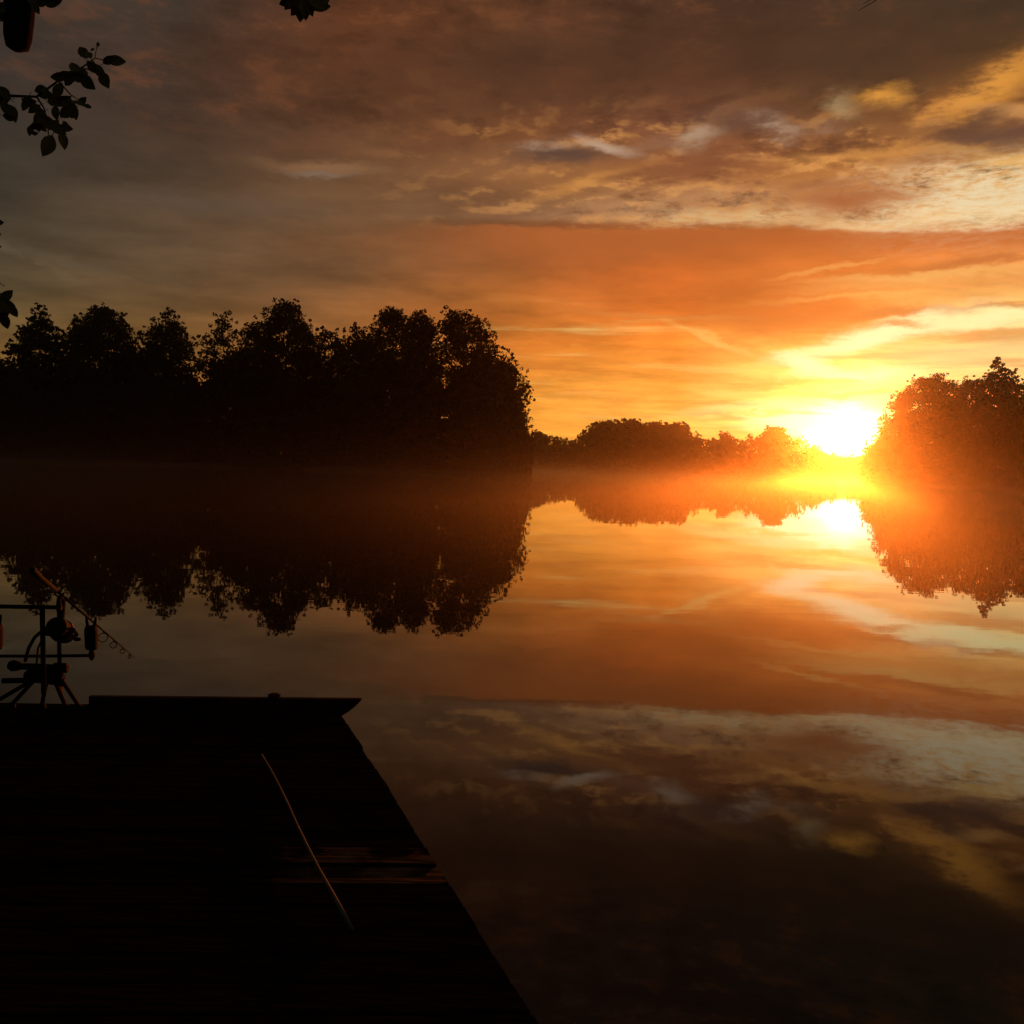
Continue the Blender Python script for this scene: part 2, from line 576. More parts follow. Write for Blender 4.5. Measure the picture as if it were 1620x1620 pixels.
M_METAL = mat('black_metal', (0.008, 0.008, 0.009), 0.8, 0.05, 0.2, 20.0)
M_PLASTIC = mat('black_plastic', (0.007, 0.007, 0.008), 0.8, 0.05, 0.2, 30.0)
M_BLANK = mat('rod_blank', (0.014, 0.011, 0.010), 0.9, 0.03, 0.2, 15.0)
M_GRIP = mat('grip', (0.012, 0.018, 0.021), 0.85, 0.06, 0.2, 30.0)
M_STEEL = mat('spool_steel', (0.06, 0.058, 0.055), 0.5, 0.2, 0.1, 20.0, metal=1.0)

# water: clear dark lake, mirror-smooth with a trace of ripple
M_WATER = bpy.data.materials.new('lake_water')
M_WATER.use_nodes = True
nt = M_WATER.node_tree
b = nt.nodes['Principled BSDF']
b.inputs['Base Color'].default_value = (0.010, 0.009, 0.005, 1)
b.inputs['Roughness'].default_value = 0.012
b.inputs['IOR'].default_value = 1.333
tc = nt.nodes.new('ShaderNodeTexCoord')
mp = nt.nodes.new('ShaderNodeMapping')
mp.inputs['Scale'].default_value = (0.5, 1.0, 1.0)
nt.links.new(tc.outputs['Object'], mp.inputs[0])
n1 = nt.nodes.new('ShaderNodeTexNoise')
n1.inputs['Scale'].default_value = 1.1
n1.inputs['Detail'].default_value = 3.0
nt.links.new(mp.outputs[0], n1.inputs['Vector'])
n2 = nt.nodes.new('ShaderNodeTexNoise')
n2.inputs['Scale'].default_value = 0.16
n2.inputs['Detail'].default_value = 2.0
nt.links.new(mp.outputs[0], n2.inputs['Vector'])
ad = nt.nodes.new('ShaderNodeMath')
ad.operation = 'MULTIPLY_ADD'
nt.links.new(n2.outputs[0], ad.inputs[0])
ad.inputs[1].default_value = 3.0
nt.links.new(n1.outputs[0], ad.inputs[2])
bp = nt.nodes.new('ShaderNodeBump')
bp.inputs['Strength'].default_value = 1.0
bp.inputs['Distance'].default_value = 0.0010
nt.links.new(ad.outputs[0], bp.inputs['Height'])
nt.links.new(bp.outputs[0], b.inputs['Normal'])


# ------------------------------------------------------------------ water and land
def struct(o, kind='structure'):
    o['kind'] = kind
    return o


WR = 900.0
vs_, fs_ = [Vector((0, 0, 0))], []
rings = [4, 12, 40, 120, 300, 600, WR]
SEG = 64
for r in rings:
    for k in range(SEG):
        a = 2 * math.pi * k / SEG
        vs_.append(Vector((r * math.cos(a), r * math.sin(a), 0)))
for k in range(SEG):
    fs_.append((0, 1 + k, 1 + (k + 1) % SEG))
for i in range(len(rings) - 1):
    for k in range(SEG):
        a, c = 1 + i * SEG + k, 1 + i * SEG + (k + 1) % SEG
        fs_.append((a, a + SEG, c + SEG, c))
struct(link('lake', vs_, fs_, M_WATER, smooth=True))


def land(name, outline, top, seed, inset=0.6):
    """low bank of earth: outline (counter-clockwise points at the water), rising inwards"""
    rnd = random.Random(seed)
    n = len(outline)
    cx = sum(p[0] for p in outline) / n
    cy = sum(p[1] for p in outline) / n
    v, f = [], []
    for s, z in ((1.0, -0.6), (0.995, 0.12), (0.96, 0.4), (inset, top)):
        for p in outline:
            v.append((cx + (p[0] - cx) * s, cy + (p[1] - cy) * s, z * (0.8 + 0.4 * rnd.random()) if z > 0 else z))
    for i in range(3):
        for k in range(n):
            a, c = i * n + k, i * n + (k + 1) % n
            f.append((a, c, c + n, a + n))
    v.append((cx, cy, top))
    for k in range(n):
        f.append((3 * n + k, 3 * n + (k + 1) % n, 4 * n))
    return struct(link(name, v, f, M_EARTH, smooth=True))


def wobble(poly, seed, per=6, amt=0.03):
    rnd = random.Random(seed)
    out = []
    for i, p in enumerate(poly):
        q = poly[(i + 1) % len(poly)]
        L = math.hypot(q[0] - p[0], q[1] - p[1])
        for k in range(per):
            t = k / per
            out.append((p[0] + (q[0] - p[0]) * t + rnd.uniform(-amt, amt) * L * 0.5, p[1] + (q[1] - p[1]) * t + rnd.uniform(-amt, amt) * L * 0.5))
    return out


ISL_Y, RGT_Y, FAR_Y = 170.0, 205.0, 500.0


def X(px, Y):
    return at(px, 740, Y).x


land('island', wobble([(X(-420, 172), 160), (X(0, 168), 160), (X(500, 163), 160), (X(800, 164), 161), (X(836, 170), 170), (X(825, 178), 185), (X(500, 190), 200), (X(-420, 190), 200)], 3, 5, 0.02), 0.7, 4)
land('right_shore', wobble([(X(1366, 200), 199), (X(1480, 196), 195), (X(1800, 195), 193), (X(2100, 200), 205), (X(2100, 240), 330), (X(1500, 260), 320), (X(1372, 215), 222)], 5, 5, 0.02), 0.8, 6)
land('far_shore', wobble([(-420, 500), (X(845, 490), 492), (X(1100, 490), 490), (X(1300, 490), 488), (420, 470), (620, 500), (480, 740), (-480, 740)], 7, 6, 0.012), 2.0, 8)


# ------------------------------------------------------------------ trees
def leaf_quads(rng, centres, radii, counts, size, flat=1.0):
    """clumps of small leaf-spray faces; returns vertices and quads"""
    idx = np.repeat(np.arange(len(centres)), counts)
    n = len(idx)
    d = rng.normal(size=(n, 3))
    d /= np.linalg.norm(d, axis=1)[:, None]
    r = radii[idx] * rng.uniform(0.25, 1.0, n) ** 0.6
    d[:, 2] *= flat
    P = centres[idx] + d * r[:, None]
    a = rng.normal(size=(n, 3)); a /= np.linalg.norm(a, axis=1)[:, None]
    c = np.cross(a, rng.normal(size=(n, 3))); c /= np.linalg.norm(c, axis=1)[:, None]
    s = size * rng.uniform(0.6, 1.35, n)
    a *= (s * 0.5)[:, None]; c *= (s * 0.34)[:, None]
    vv = np.stack([P - a, P + c, P + a, P - c], 1).reshape(-1, 3)
    return vv, np.arange(4 * n).reshape(-1, 4)


def make_tree(name, label, x, Y, outline, seed, kind='broad', density=1.0, leaf=0.42, puff=(0.9, 1.7), ground=0.4, cat='tree', group=None, gap=None, depth_scale=1.0, widen=0, sprig=0.55):
    """outline: rows (pixel y, left, right) of the silhouette as seen from the bank; turned into metres at distance Y"""
    rng = np.random.default_rng(seed)
    rnd = random.Random(seed)
    rows = []
    for (py, xl, xr) in outline:
        if widen:
            k = widen * min(1.0, max(0.0, (py - outline[0][0] - 12) / 40.0))
            xl, xr = xl - k, xr + k
        pm = at((xl + xr) / 2, py, Y)
        rows.append((pm.z, at(xl, py, Y).x, at(xr, py, Y).x))
    rows.sort()
    zs = np.array([r[0] for r in rows]); L = np.array([r[1] for r in rows]); R = np.array([r[2] for r in rows])
    bx = at(x, 740, Y).x
    root = thing(name, (bx, Y, ground - 0.2), label, cat, group)
    H = zs[-1] - ground
    # puffs of foliage
    area = float(np.sum((R[1:] - L[1:] + R[:-1] - L[:-1]) * 0.5 * np.diff(zs)))
    npuff = int(area * (3.0 if kind == 'spruce' else 1.5) * density) + 16
    z = []
    zgrid = np.linspace(zs[0], zs[-1], 200)
    wgrid = np.interp(zgrid, zs, R - L) + 0.8
    cdf = np.cumsum(wgrid); cdf /= cdf[-1]
    z = np.interp(rng.uniform(0, 1, npuff), cdf, zgrid)
    l = np.interp(z, zs, L); r = np.interp(z, zs, R)
    mid, half = (l + r) / 2, np.maximum((r - l) / 2, 0.05)
    pr = rng.uniform(puff[0], puff[1], npuff) * np.clip(half / 1.8, 0.5, 1.0)
    if kind == 'spruce':
        pr = np.clip(half * rng.uniform(0.35, 0.6, npuff), 0.22, puff[1])
    ang = rng.uniform(0, 2 * math.pi, npuff)
    rr = rng.uniform(0.05, 1.0, npuff) ** 0.45
    inner = np.maximum(half - pr * 0.35, half * 0.3)
    C = np.stack([mid + np.cos(ang) * rr * inner, Y + np.sin(ang) * rr * inner * depth_scale, z - pr * 0.6], 1)
    if kind == 'spruce':
        C[:, 2] -= rr * half * 0.25 - pr * 0.6
    # sprigs standing out of the outline
    ns = int(npuff * (0.3 if kind == 'spruce' else sprig))
    zs2 = np.interp(rng.uniform(0, 1, ns) ** 0.8, cdf, zgrid)
    l2, r2 = np.interp(zs2, zs, L), np.interp(zs2, zs, R)
    h2 = (r2 - l2) / 2
    a2 = rng.uniform(0, 2 * math.pi, ns)
    ex = leaf * rng.uniform(-0.4, 0.3 if kind == 'spruce' else 0.7, ns)
    C2 = np.stack([(l2 + r2) / 2 + np.cos(a2) * (h2 + ex), Y + np.sin(a2) * (h2 + ex) * depth_scale, zs2 + rng.uniform(0, 0.6, ns)], 1)
    C = np.vstack([C, C2])
    pr = np.concatenate([pr, leaf * rng.uniform(0.55, 1.1, ns)])
    counts = np.maximum((pr ** 2 * (30 if kind == 'spruce' else 42) * (0.5 / leaf) ** 1.6).astype(int), 12)
    if gap:
        keep = np.ones(len(C), bool)
        for (gx, gy, gr) in gap:
            p = at(gx, gy, Y)
            keep &= np.hypot(C[:, 0] - p.x, C[:, 2] - p.z) > gr * Y / FPX
        C, pr, counts = C[keep], pr[keep], counts[keep]
    vv, qq = leaf_quads(rng, C, pr, counts, leaf, 0.55 if kind == 'spruce' else 0.85)
    link_np('crown', vv, qq, M_NEEDLE if kind == 'spruce' else M_LEAF, root)
    # trunk with limbs running into the puffs
    tv, tf = [], []
    top = Vector((at(x, outline[0][0], Y).x, Y, zs[-1] - 0.07 * H))
    pts = [Vector((bx, Y, ground - 0.3))]
    for k in range(1, 8):
        t = k / 7
        pts.append(pts[0].lerp(top, t) + Vector((rnd.uniform(-.25, .25), rnd.uniform(-.25, .25), 0)) * (1 if k < 7 else 0))
    tr = max(0.16, H * 0.014)
    tube(tv, tf, pts, [tr * (1.25 if k == 0 else 1 - 0.9 * k / 7) for k in range(8)], 7)
    order = rng.permutation(len(C))[:14 if H > 12 else 7]
    for i in order:
        c = Vector(C[i])
        zz = min(max(c.z - abs(c.x - bx) * (0.1 if kind == 'spruce' else 0.7), ground + 0.15 * H), zs[-1] - 1)
        t = (zz - pts[0].z) / (top.z - pts[0].z)
        s = pts[0].lerp(top, t)
        q = s.lerp(c, 0.5) + Vector((0, 0, 0.25))
        tube(tv, tf, [s, q, c], [tr * 0.45 * (1 - 0.6 * t), tr * 0.28 * (1 - 0.5 * t), 0.03], 5, False)
    link('trunk', tv, tf, M_BARK, root, smooth=True)
    return root


GI = 'trees of the wooded island at left'
make_tree('spruce_tree', 'pointed dark spruce at the far left end of the wooded island', 62, 168,
          [(480, 59, 65), (496, 50, 74), (512, 40, 84), (535, 24, 98), (570, 8, 112), (640, 0, 120), (736, -4, 126)], 11, 'spruce', 1.1, 0.5, (0.6, 1.1), group=GI)
make_tree('broadleaf_tree', 'broad twin-peaked tree beside the pointed spruce on the wooded island', 158, 171,
          [(480, 148, 160), (488, 142, 186), (500, 134, 192), (520, 120, 208), (550, 106, 220), (640, 100, 226), (736, 100, 226)], 12, widen=11, group=GI)
make_tree('broadleaf_tree', 'small-topped tree with one thin leader right of the twin-peaked tree', 268, 169,
          [(489, 264, 271), (503, 255, 280), (520, 240, 288), (545, 226, 298), (570, 216, 308), (640, 212, 322), (736, 212, 322)], 13, widen=11, group=GI)
make_tree('broadleaf_tree', 'sparse see-through tree left of the tallest crown on the island', 361, 172,
          [(490, 358, 367), (505, 338, 370), (522, 324, 376), (545, 314, 394), (570, 306, 404), (640, 300, 410), (736, 300, 410)], 14, density=0.75, leaf=0.45, puff=(0.6, 1.2), group=GI)
make_tree('broadleaf_tree', 'tallest round-topped tree in the middle of the wooded island', 450, 167,
          [(476, 436, 468), (488, 424, 476), (505, 410, 482), (525, 398, 492), (560, 386, 506), (640, 380, 520), (736, 380, 520)], 15, widen=11, group=GI)
make_tree('broadleaf_tree', 'low thin tree in the dip right of the tallest crown', 514, 173,
          [(519, 504, 528), (532, 494, 534), (555, 488, 542), (600, 480, 552), (736, 480, 552)], 16, density=0.9, leaf=0.45, puff=(0.6, 1.2), widen=11, group=GI)
make_tree('broadleaf_tree', 'narrow low tree between the thin tree and the twin tall crowns', 561, 170,
          [(513, 555, 569), (525, 546, 578), (545, 538, 584), (580, 530, 592), (640, 526, 598), (736, 526, 598)], 17, widen=11, group=GI)
make_tree('broadleaf_tree', 'tall leafy tree with a knobbed top just left of a slender neighbour', 622, 168,
          [(486, 612, 632), (500, 598, 642), (518, 586, 650), (545, 580, 656), (600, 576, 662), (700, 578, 666), (740, 580, 666)], 18, widen=11, group=GI)
make_tree('broadleaf_tree', 'slender tree squeezed between two tall crowns near the island tip', 666, 172,
          [(489, 654, 680), (505, 648, 686), (530, 644, 690), (570, 642, 694), (640, 646, 694), (740, 648, 694)], 19, density=1.0, widen=7, group=GI)
make_tree('broadleaf_tree', 'big domed tree with light gaps in it near the right tip of the island', 735, 169,
          [(486, 712, 738), (497, 700, 758), (515, 694, 772), (545, 696, 788), (600, 702, 806), (660, 706, 822), (742, 708, 830)], 20, density=0.85, group=GI, widen=4, gap=[(704, 645, 8), (715, 566, 5), (756, 610, 5), (762, 640, 5), (710, 662, 7)])
make_tree('broadleaf_tree', 'low feathery tree overhanging the water at the right tip of the island', 806, 171,
          [(551, 801, 810), (568, 792, 820), (590, 786, 832), (620, 780, 842), (655, 782, 844), (690, 790, 842), (742, 792, 838)], 21, density=0.75, leaf=0.42, puff=(0.5, 1.1), group=GI)

GR = 'trees on the shore at right'
make_tree('broadleaf_tree', 'wide domed tree whose edge meets the rising sun', 1470, 207,
          [(591, 1462, 1496), (600, 1444, 1508), (614, 1426, 1522), (640, 1408, 1534), (668, 1393, 1542), (700, 1376, 1546), (740, 1364, 1546), (766, 1366, 1542)], 31, density=1.0, group=GR, sprig=0.3, leaf=0.36)
make_tree('broadleaf_tree', 'flat-topped tree between the wide domed tree and the spruce spire', 1538, 210,
          [(597, 1526, 1550), (608, 1514, 1562), (640, 1504, 1570), (700, 1500, 1574), (766, 1500, 1574)], 32, group=GR, sprig=0.3, leaf=0.36)
make_tree('spruce_tree', 'tall spruce spire standing above the trees on the right shore', 1578, 206,
          [(563, 1576, 1580), (574, 1570, 1586), (588, 1563, 1595), (605, 1557, 1600), (640, 1548, 1610), (766, 1540, 1618)], 33, 'spruce', 1.3, 0.45, (0.5, 1.0), group=GR)
make_tree('spruce_tree', 'short spruce tip tucked against the right side of the tall spire', 1603, 209,
          [(586, 1601, 1606), (596, 1596, 1611), (612, 1590, 1616), (650, 1584, 1622), (766, 1580, 1628)], 34, 'spruce', 1.2, 0.45, (0.5, 0.9), group=GR)
make_tree('broadleaf_tree', 'round tree at the right edge of the photo beyond the spruces', 1650, 208,
          [(594, 1634, 1664), (606, 1616, 1684), (640, 1602, 1700), (700, 1596, 1708), (766, 1596, 1708)], 35, group=GR, sprig=0.3, leaf=0.36)

GF = 'trees rising from the far misty shore'
far = [
    ('small tree at the left end of the far shore beside the island tip', 852, [(682, 846, 858), (690, 840, 866), (740, 836, 870)]),
    ('leftmost rounded crown of the hump of far trees', 958, [(665, 948, 972), (674, 936, 984), (686, 922, 990), (742, 918, 992)]),
    ('second crown from the left in the hump of far trees', 1000, [(664, 990, 1010), (672, 978, 1022), (690, 972, 1026), (744, 972, 1026)]),
    ('second crown from the right in the hump of far trees', 1038, [(667, 1028, 1048), (675, 1016, 1058), (690, 1010, 1062), (744, 1010, 1062)]),
    ('rightmost crown of the hump of far trees, dropping steeply at right', 1073, [(668, 1062, 1080), (676, 1052, 1088), (690, 1046, 1094), (745, 1044, 1096)]),
    ('thin pointed far tree right of the hump', 1146, [(684, 1143, 1149), (692, 1137, 1156), (745, 1132, 1160)]),
    ('small domed tree standing above the low far trees toward the sun', 1226, [(675, 1216, 1234), (683, 1209, 1242), (696, 1206, 1246), (748, 1204, 1248)]),
]
for i, (lab, x, ol) in enumerate(far):
    make_tree('distant_tree', lab, x, FAR_Y - 3 + i % 3, ol, 50 + i, 'broad', 0.5, 1.1, (1.6, 2.8), 1.0, group=GF)

# the low wood behind them on the far shore, one mass
rng = np.random.default_rng(77)
prof = [(500, 690), (835, 690), (855, 688), (880, 694), (905, 694), (930, 684), (960, 676), (1080, 678), (1092, 687), (1116, 690), (1150, 690), (1170, 694), (1200, 688), (1228, 688), (1248, 692), (1270, 698), (1294, 708), (1310, 722), (1335, 728), (1370, 722), (1450, 700), (1700, 690), (2300, 690)]
pxs = rng.uniform(500, 1750, 3400)
tops = np.interp(pxs, [p[0] for p in prof], [p[1] for p in prof]) + rng.normal(0, 2.5, len(pxs))
cx_, cz_, cy_ = [], [], []
for p, t in zip(pxs, tops):
    Yv = FAR_Y + rng.uniform(4, 40)
    q = at(p, t, Yv)
    cx_.append(q.x); cy_.append(Yv); cz_.append(1.0 + (max(q.z, 2.0) - 2.4) * rng.uniform(0, 1) ** 0.85)
Cw = np.stack([cx_, cy_, cz_], 1)
low = rng.uniform(800, 1420, 2800)
Cl = np.array([(at(p, 740, FAR_Y + d).x, FAR_Y + d, z) for p, d, z in zip(low, rng.uniform(0, 14, 2800), rng.uniform(0.6, 9.0, 2800))])
Cw = np.vstack([Cw, Cl])
rw = rng.uniform(1.5, 3.0, len(Cw))
vv, qq = leaf_quads(rng, Cw, rw, np.full(len(Cw), 26), 1.5)
o = link_np('distant_wood', vv, qq, M_LEAF)
o['kind'] = 'stuff'
o['label'] = 'low misty wood along the far shore'

# thicket under the island trees and under the trees at right
def thicket(name, label, x0, x1, Y0, Y1, base_top, seed, n):
    rng = np.random.default_rng(seed)
    px = rng.uniform(x0, x1, n)
    Yv = rng.uniform(Y0, Y1, n)
    bumps = np.sin(px * 0.031 + seed) * 18 + np.sin(px * 0.083) * 12
    C = []
    for p, y, bmp in zip(px, Yv, bumps):
        edge = min(1.0, (min(p - x0, x1 - p) / 45.0 + 0.25))
        q = at(p, 745 - (745 - base_top - bmp) * edge, y)
        zt = max(q.z, 1.4)
        C.append((q.x, y, 0.25 + (zt - 0.25) * rng.uniform(0, 1) ** 0.9))
    C = np.array(C)
    r = rng.uniform(0.7, 1.4, n)
    vv, qq = leaf_quads(rng, C, r, np.full(n, 34), 0.6)
    o = link_np(name, vv, qq, M_LEAF)
    o['kind'] = 'stuff'
    o['label'] = label


thicket('undergrowth', 'dense dark undergrowth beneath the island trees', -260, 836, 166, 178, 588, 5, 6200)
thicket('undergrowth', 'dense undergrowth beneath the trees on the right shore', 1366, 1900, 204, 216, 660, 9, 2000)

# ------------------------------------------------------------------ dock
DZ = 0.35
P0, P1 = on_plane(533, 1120, DZ), on_plane(850, 1620, DZ)
Q0, Q1 = on_plane(140, 1107, DZ), on_plane(530, 1113, DZ)
u = (P1 - P0); u.z = 0; u.normalize()          # towards the viewer along the right edge
v = (Q0 - Q1); v.z = 0; v.normalize()          # to the left along the end of the dock
n_ = Vector((-v.y, v.x, 0))
if n_.dot(u) < 0:
    n_ = -n_
step_u = 1.0 / u.dot(n_)
DW = 3.1
dock = thing('dock', (P0.x, P0.y, 0), 'dark wooden plank dock reaching out over the still lake', 'dock')
PW, GAP, PT = 0.142, 0.008, 0.032
rnd = random.Random(5)
npl = 54
WET_Y = on_plane(690, 1362, DZ).y
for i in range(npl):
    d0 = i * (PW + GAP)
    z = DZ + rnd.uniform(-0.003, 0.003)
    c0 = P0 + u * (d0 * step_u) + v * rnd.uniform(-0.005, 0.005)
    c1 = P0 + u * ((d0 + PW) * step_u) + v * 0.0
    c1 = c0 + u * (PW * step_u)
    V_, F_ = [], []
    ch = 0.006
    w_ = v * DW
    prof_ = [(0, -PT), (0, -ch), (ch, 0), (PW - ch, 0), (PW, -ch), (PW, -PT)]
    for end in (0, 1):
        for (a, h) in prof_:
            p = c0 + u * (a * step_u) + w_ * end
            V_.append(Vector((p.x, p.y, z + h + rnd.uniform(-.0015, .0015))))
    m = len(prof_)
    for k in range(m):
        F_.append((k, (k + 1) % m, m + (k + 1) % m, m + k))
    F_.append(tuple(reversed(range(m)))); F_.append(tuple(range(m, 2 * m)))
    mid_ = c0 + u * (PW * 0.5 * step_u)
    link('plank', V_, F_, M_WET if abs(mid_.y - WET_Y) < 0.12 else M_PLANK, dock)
LEN = npl * (PW + GAP) * step_u
Zv = Vector((0, 0, 1))
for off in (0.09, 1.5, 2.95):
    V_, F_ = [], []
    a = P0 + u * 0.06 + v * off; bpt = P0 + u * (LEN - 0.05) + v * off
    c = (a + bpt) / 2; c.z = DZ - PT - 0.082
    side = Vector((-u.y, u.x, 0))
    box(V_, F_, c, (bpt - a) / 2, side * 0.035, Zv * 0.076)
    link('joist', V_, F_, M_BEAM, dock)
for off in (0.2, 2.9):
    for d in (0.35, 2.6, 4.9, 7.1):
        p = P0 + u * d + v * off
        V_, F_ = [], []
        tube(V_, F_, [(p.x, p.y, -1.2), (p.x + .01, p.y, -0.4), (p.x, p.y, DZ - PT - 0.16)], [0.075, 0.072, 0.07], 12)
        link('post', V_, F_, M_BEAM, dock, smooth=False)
# end board: laid across the end, running past the right side with a curved cut tip
e0 = on_plane(140, 1104, DZ + 0.02); e1 = on_plane(571, 1109, DZ + 0.02)
dirx = (e1 - e0); dirx.z = 0; Lb = dirx.length; dirx.normalize()
thick = Vector((-dirx.y, dirx.x, 0))
if thick.y < 0:
    thick = -thick
zt, zb = DZ + 0.026, DZ - 0.085
side = [(0, zt), (0, zb)]
xs = Lb - 0.16
side.append((xs, zb))
for t in (0.2, 0.4, 0.6, 0.8, 0.93):
    side.append((xs + 0.16 * t, zb + (zt - 0.008 - zb) * t ** 1.6))
side.append((Lb + 0.004, zt - 0.003)); side.append((Lb - 0.004, zt))
base0 = Vector((e0.x, e0.y, 0)) + thick * 0.004
V_, F_ = [], []
for s in (0, 0.034):
    for (a, h) in side:
        wob = 0.004 * math.sin(a * 5.0) + 0.002 * math.sin(a * 17)
        V_.append(base0 + dirx * a + thick * s + Zv * (h + (wob if h > DZ else 0)))
m = len(side)
F_ = [tuple(range(m)), tuple(reversed(range(m, 2 * m)))]
for k in range(m):
    F_.append((k, m + k, m + (k + 1) % m, (k + 1) % m))
eb = link('end_board', V_, F_, M_BEAM, dock)
V_, F_ = [], []
kp = base0 + dirx * (Lb * 0.675) + thick * 0.017
tube(V_, F_, [kp + Zv * zt, kp + Zv * (zt + .006), kp + Zv * (zt + .009), kp + Zv * (zt + .020), kp + Zv * (zt + .026)], [.028, .026, .036, .034, .020], 12)
link('mooring_knob', V_, F_, M_BEAM, dock, smooth=False)

# pale cane lying along the planks
ca, cb = on_plane(414, 1194, DZ + .012), on_plane(555, 1470, DZ + .012)
V_, F_ = [], []
pts = []
for k in range(9):
    t = k / 8
    pts.append(ca.lerp(cb, t) + Vector((0.006 * math.sin(t * 7), 0, 0.0015)))
tube(V_, F_, pts, [0.0036 + 0.0024 * k / 8 + (0.0009 if k % 2 else 0) for k in range(9)], 8)
cane = link('cane', V_, F_, M_POLE, smooth=True)
cane['label'] = 'thin pale cane lying lengthwise on the dark dock planks'
cane['category'] = 'cane'

# ------------------------------------------------------------------ fishing rod, reel and rod pod
BUTT, TIP = at(51, 902, 4.35), at(213, 1040, 6.6)
rd = (TIP - BUTT).normalized()


def rod_at_px(px):
    lo, hi = 0.0, 1.0
    for _ in range(40):
        mid = (lo + hi) / 2
        p = BUTT.lerp(TIP, mid)
        q = RM.transposed() @ (p - EYE)
        if 810 + FPX * q.x / -q.z < px:
            lo = mid
        else:
            hi = mid
    return BUTT.lerp(TIP, lo)


REAR, FRONT = rod_at_px(94), rod_at_px(144)
rod = thing('fishing_rod', BUTT, 'dark fishing rod with pale butt slanting down over the lake from its pod', 'fishing rod')
V_, F_ = [], []
tube(V_, F_, [BUTT.lerp(TIP, t) for t in (0.16, 0.4, 0.7, 1.0)], [0.008, 0.0065, 0.0045, 0.0022], 8)
link('blank', V_, F_, M_BLANK, rod, smooth=True)
V_, F_ = [], []
tube(V_, F_, [BUTT - rd * 0.012, BUTT, BUTT + rd * 0.10, BUTT + rd * 0.11, BUTT + rd * 0.40], [0.010, 0.0145, 0.0145, 0.011, 0.0115], 10)
link('handle', V_, F_, M_GRIP, rod, smooth=True)
down = (Vector((0, 0, -1)) - rd * (-rd.z)).normalized()
for t, R in ((0.60, 0.026), (0.72, 0.019), (0.83, 0.013), (0.93, 0.009)):
    V_, F_ = [], []
    p = BUTT.lerp(TIP, t)
    ring(V_, F_, p + down * (R + 0.014), rd, R, 0.0028, 14, 5)
    tube(V_, F_, [p - rd * 0.02, p + down * 0.012 - rd * 0.004], [0.002, 0.002], 5)
    tube(V_, F_, [p + rd * 0.02, p + down * 0.012 + rd * 0.004], [0.002, 0.002], 5)
    link('guide', V_, F_, M_METAL, rod)
V_, F_ = [], []
line_pts = [rod_at_px(105) + down * 0.07] + [BUTT.lerp(TIP, t) + down * (R + 0.014) for t, R in ((0.60, 0.026), (0.72, 0.019), (0.83, 0.013), (0.93, 0.009))]
tube(V_, F_, line_pts + [TIP], [0.0006] * 6, 4)
link('line', V_, F_, M_BLANK, rod)

# reel under the rod
rp = rod_at_px(101)
reel = thing('fishing_reel', rp + down * 0.02, 'black spinning reel hung beneath the fishing rod above the dock end', 'fishing reel')
side_ = rd.cross(down).normalized()
V_, F_ = [], []
tube(V_, F_, [rp + down * .012 - rd * .05, rp + down * .020, rp + down * .13], [.008, .011, .015], 8)
link('foot', V_, F_, M_METAL, reel)
rc = rp + down * 0.165
V_, F_ = [], []
tube(V_, F_, [rc - rd * 0.1013, rc - rd * 0.081, rc - rd * 0.0135, rc + rd * 0.0135], [0.0243, 0.0486, 0.054, 0.0459], 14)
link('body', V_, F_, M_PLASTIC, reel, smooth=False)
V_, F_ = [], []
tube(V_, F_, [rc + rd * 0.0162, rc + rd * 0.0189, rc + rd * 0.0297, rc + rd * 0.0351, rc + rd * 0.0891, rc + rd * 0.0945, rc + rd * 0.1053], [0.0351, 0.05805, 0.05805, 0.04455, 0.0405, 0.0513, 0.0486], 18)
link('spool', V_, F_, M_STEEL, reel, smooth=False)
V_, F_ = [], []
bail = []
for k in range(9):
    a = math.pi * k / 8
    bail.append(rc + rd * (0.0405 + 0.07425 * math.sin(a)) + side_ * (0.0702 * math.cos(a)) + down * 0.0162)
tube(V_, F_, bail, [0.00378] * 9, 6)
for s in (-1, 1):
    tube(V_, F_, [rc + side_ * s * 0.0702 + rd * 0.0405 + down * 0.0162, rc + side_ * s * 0.0621 - rd * 0.0135], [0.0081, 0.0108], 6)
link('bail_arm', V_, F_, M_METAL, reel)
V_, F_ = [], []
h0 = rc - rd * 0.047 - side_ * 0.048
tube(V_, F_, [h0, h0 - side_ * 0.02511, h0 - side_ * 0.03013 + down * 0.02511, h0 - side_ * 0.03348 + down * 0.0544], [0.005022, 0.005022, 0.004185, 0.004185], 7)
tube(V_, F_, [h0 - side_ * 0.03013 + down * 0.0544, h0 - side_ * 0.04185 + down * 0.0544, h0 - side_ * 0.06281 + down * 0.0544], [0.006696, 0.01088, 0.007533], 9)
link('handle', V_, F_, M_METAL, reel)

# rod pod
RY, FY = REAR.y, FRONT.y
DKY = 5.1
pod = thing('rod_pod', Vector((at(70, 1100, DKY).x, DKY, DZ)), 'black metal rod pod holding the fishing rod at the end of the dock', 'rod pod')


def bar(name, pts, r, mat_=M_METAL, sides=8):
    V_, F_ = [], []
    tube(V_, F_, pts, r if isinstance(r, list) else [r] * len(pts), sides)
    return link(name, V_, F_, mat_, pod, smooth=False)


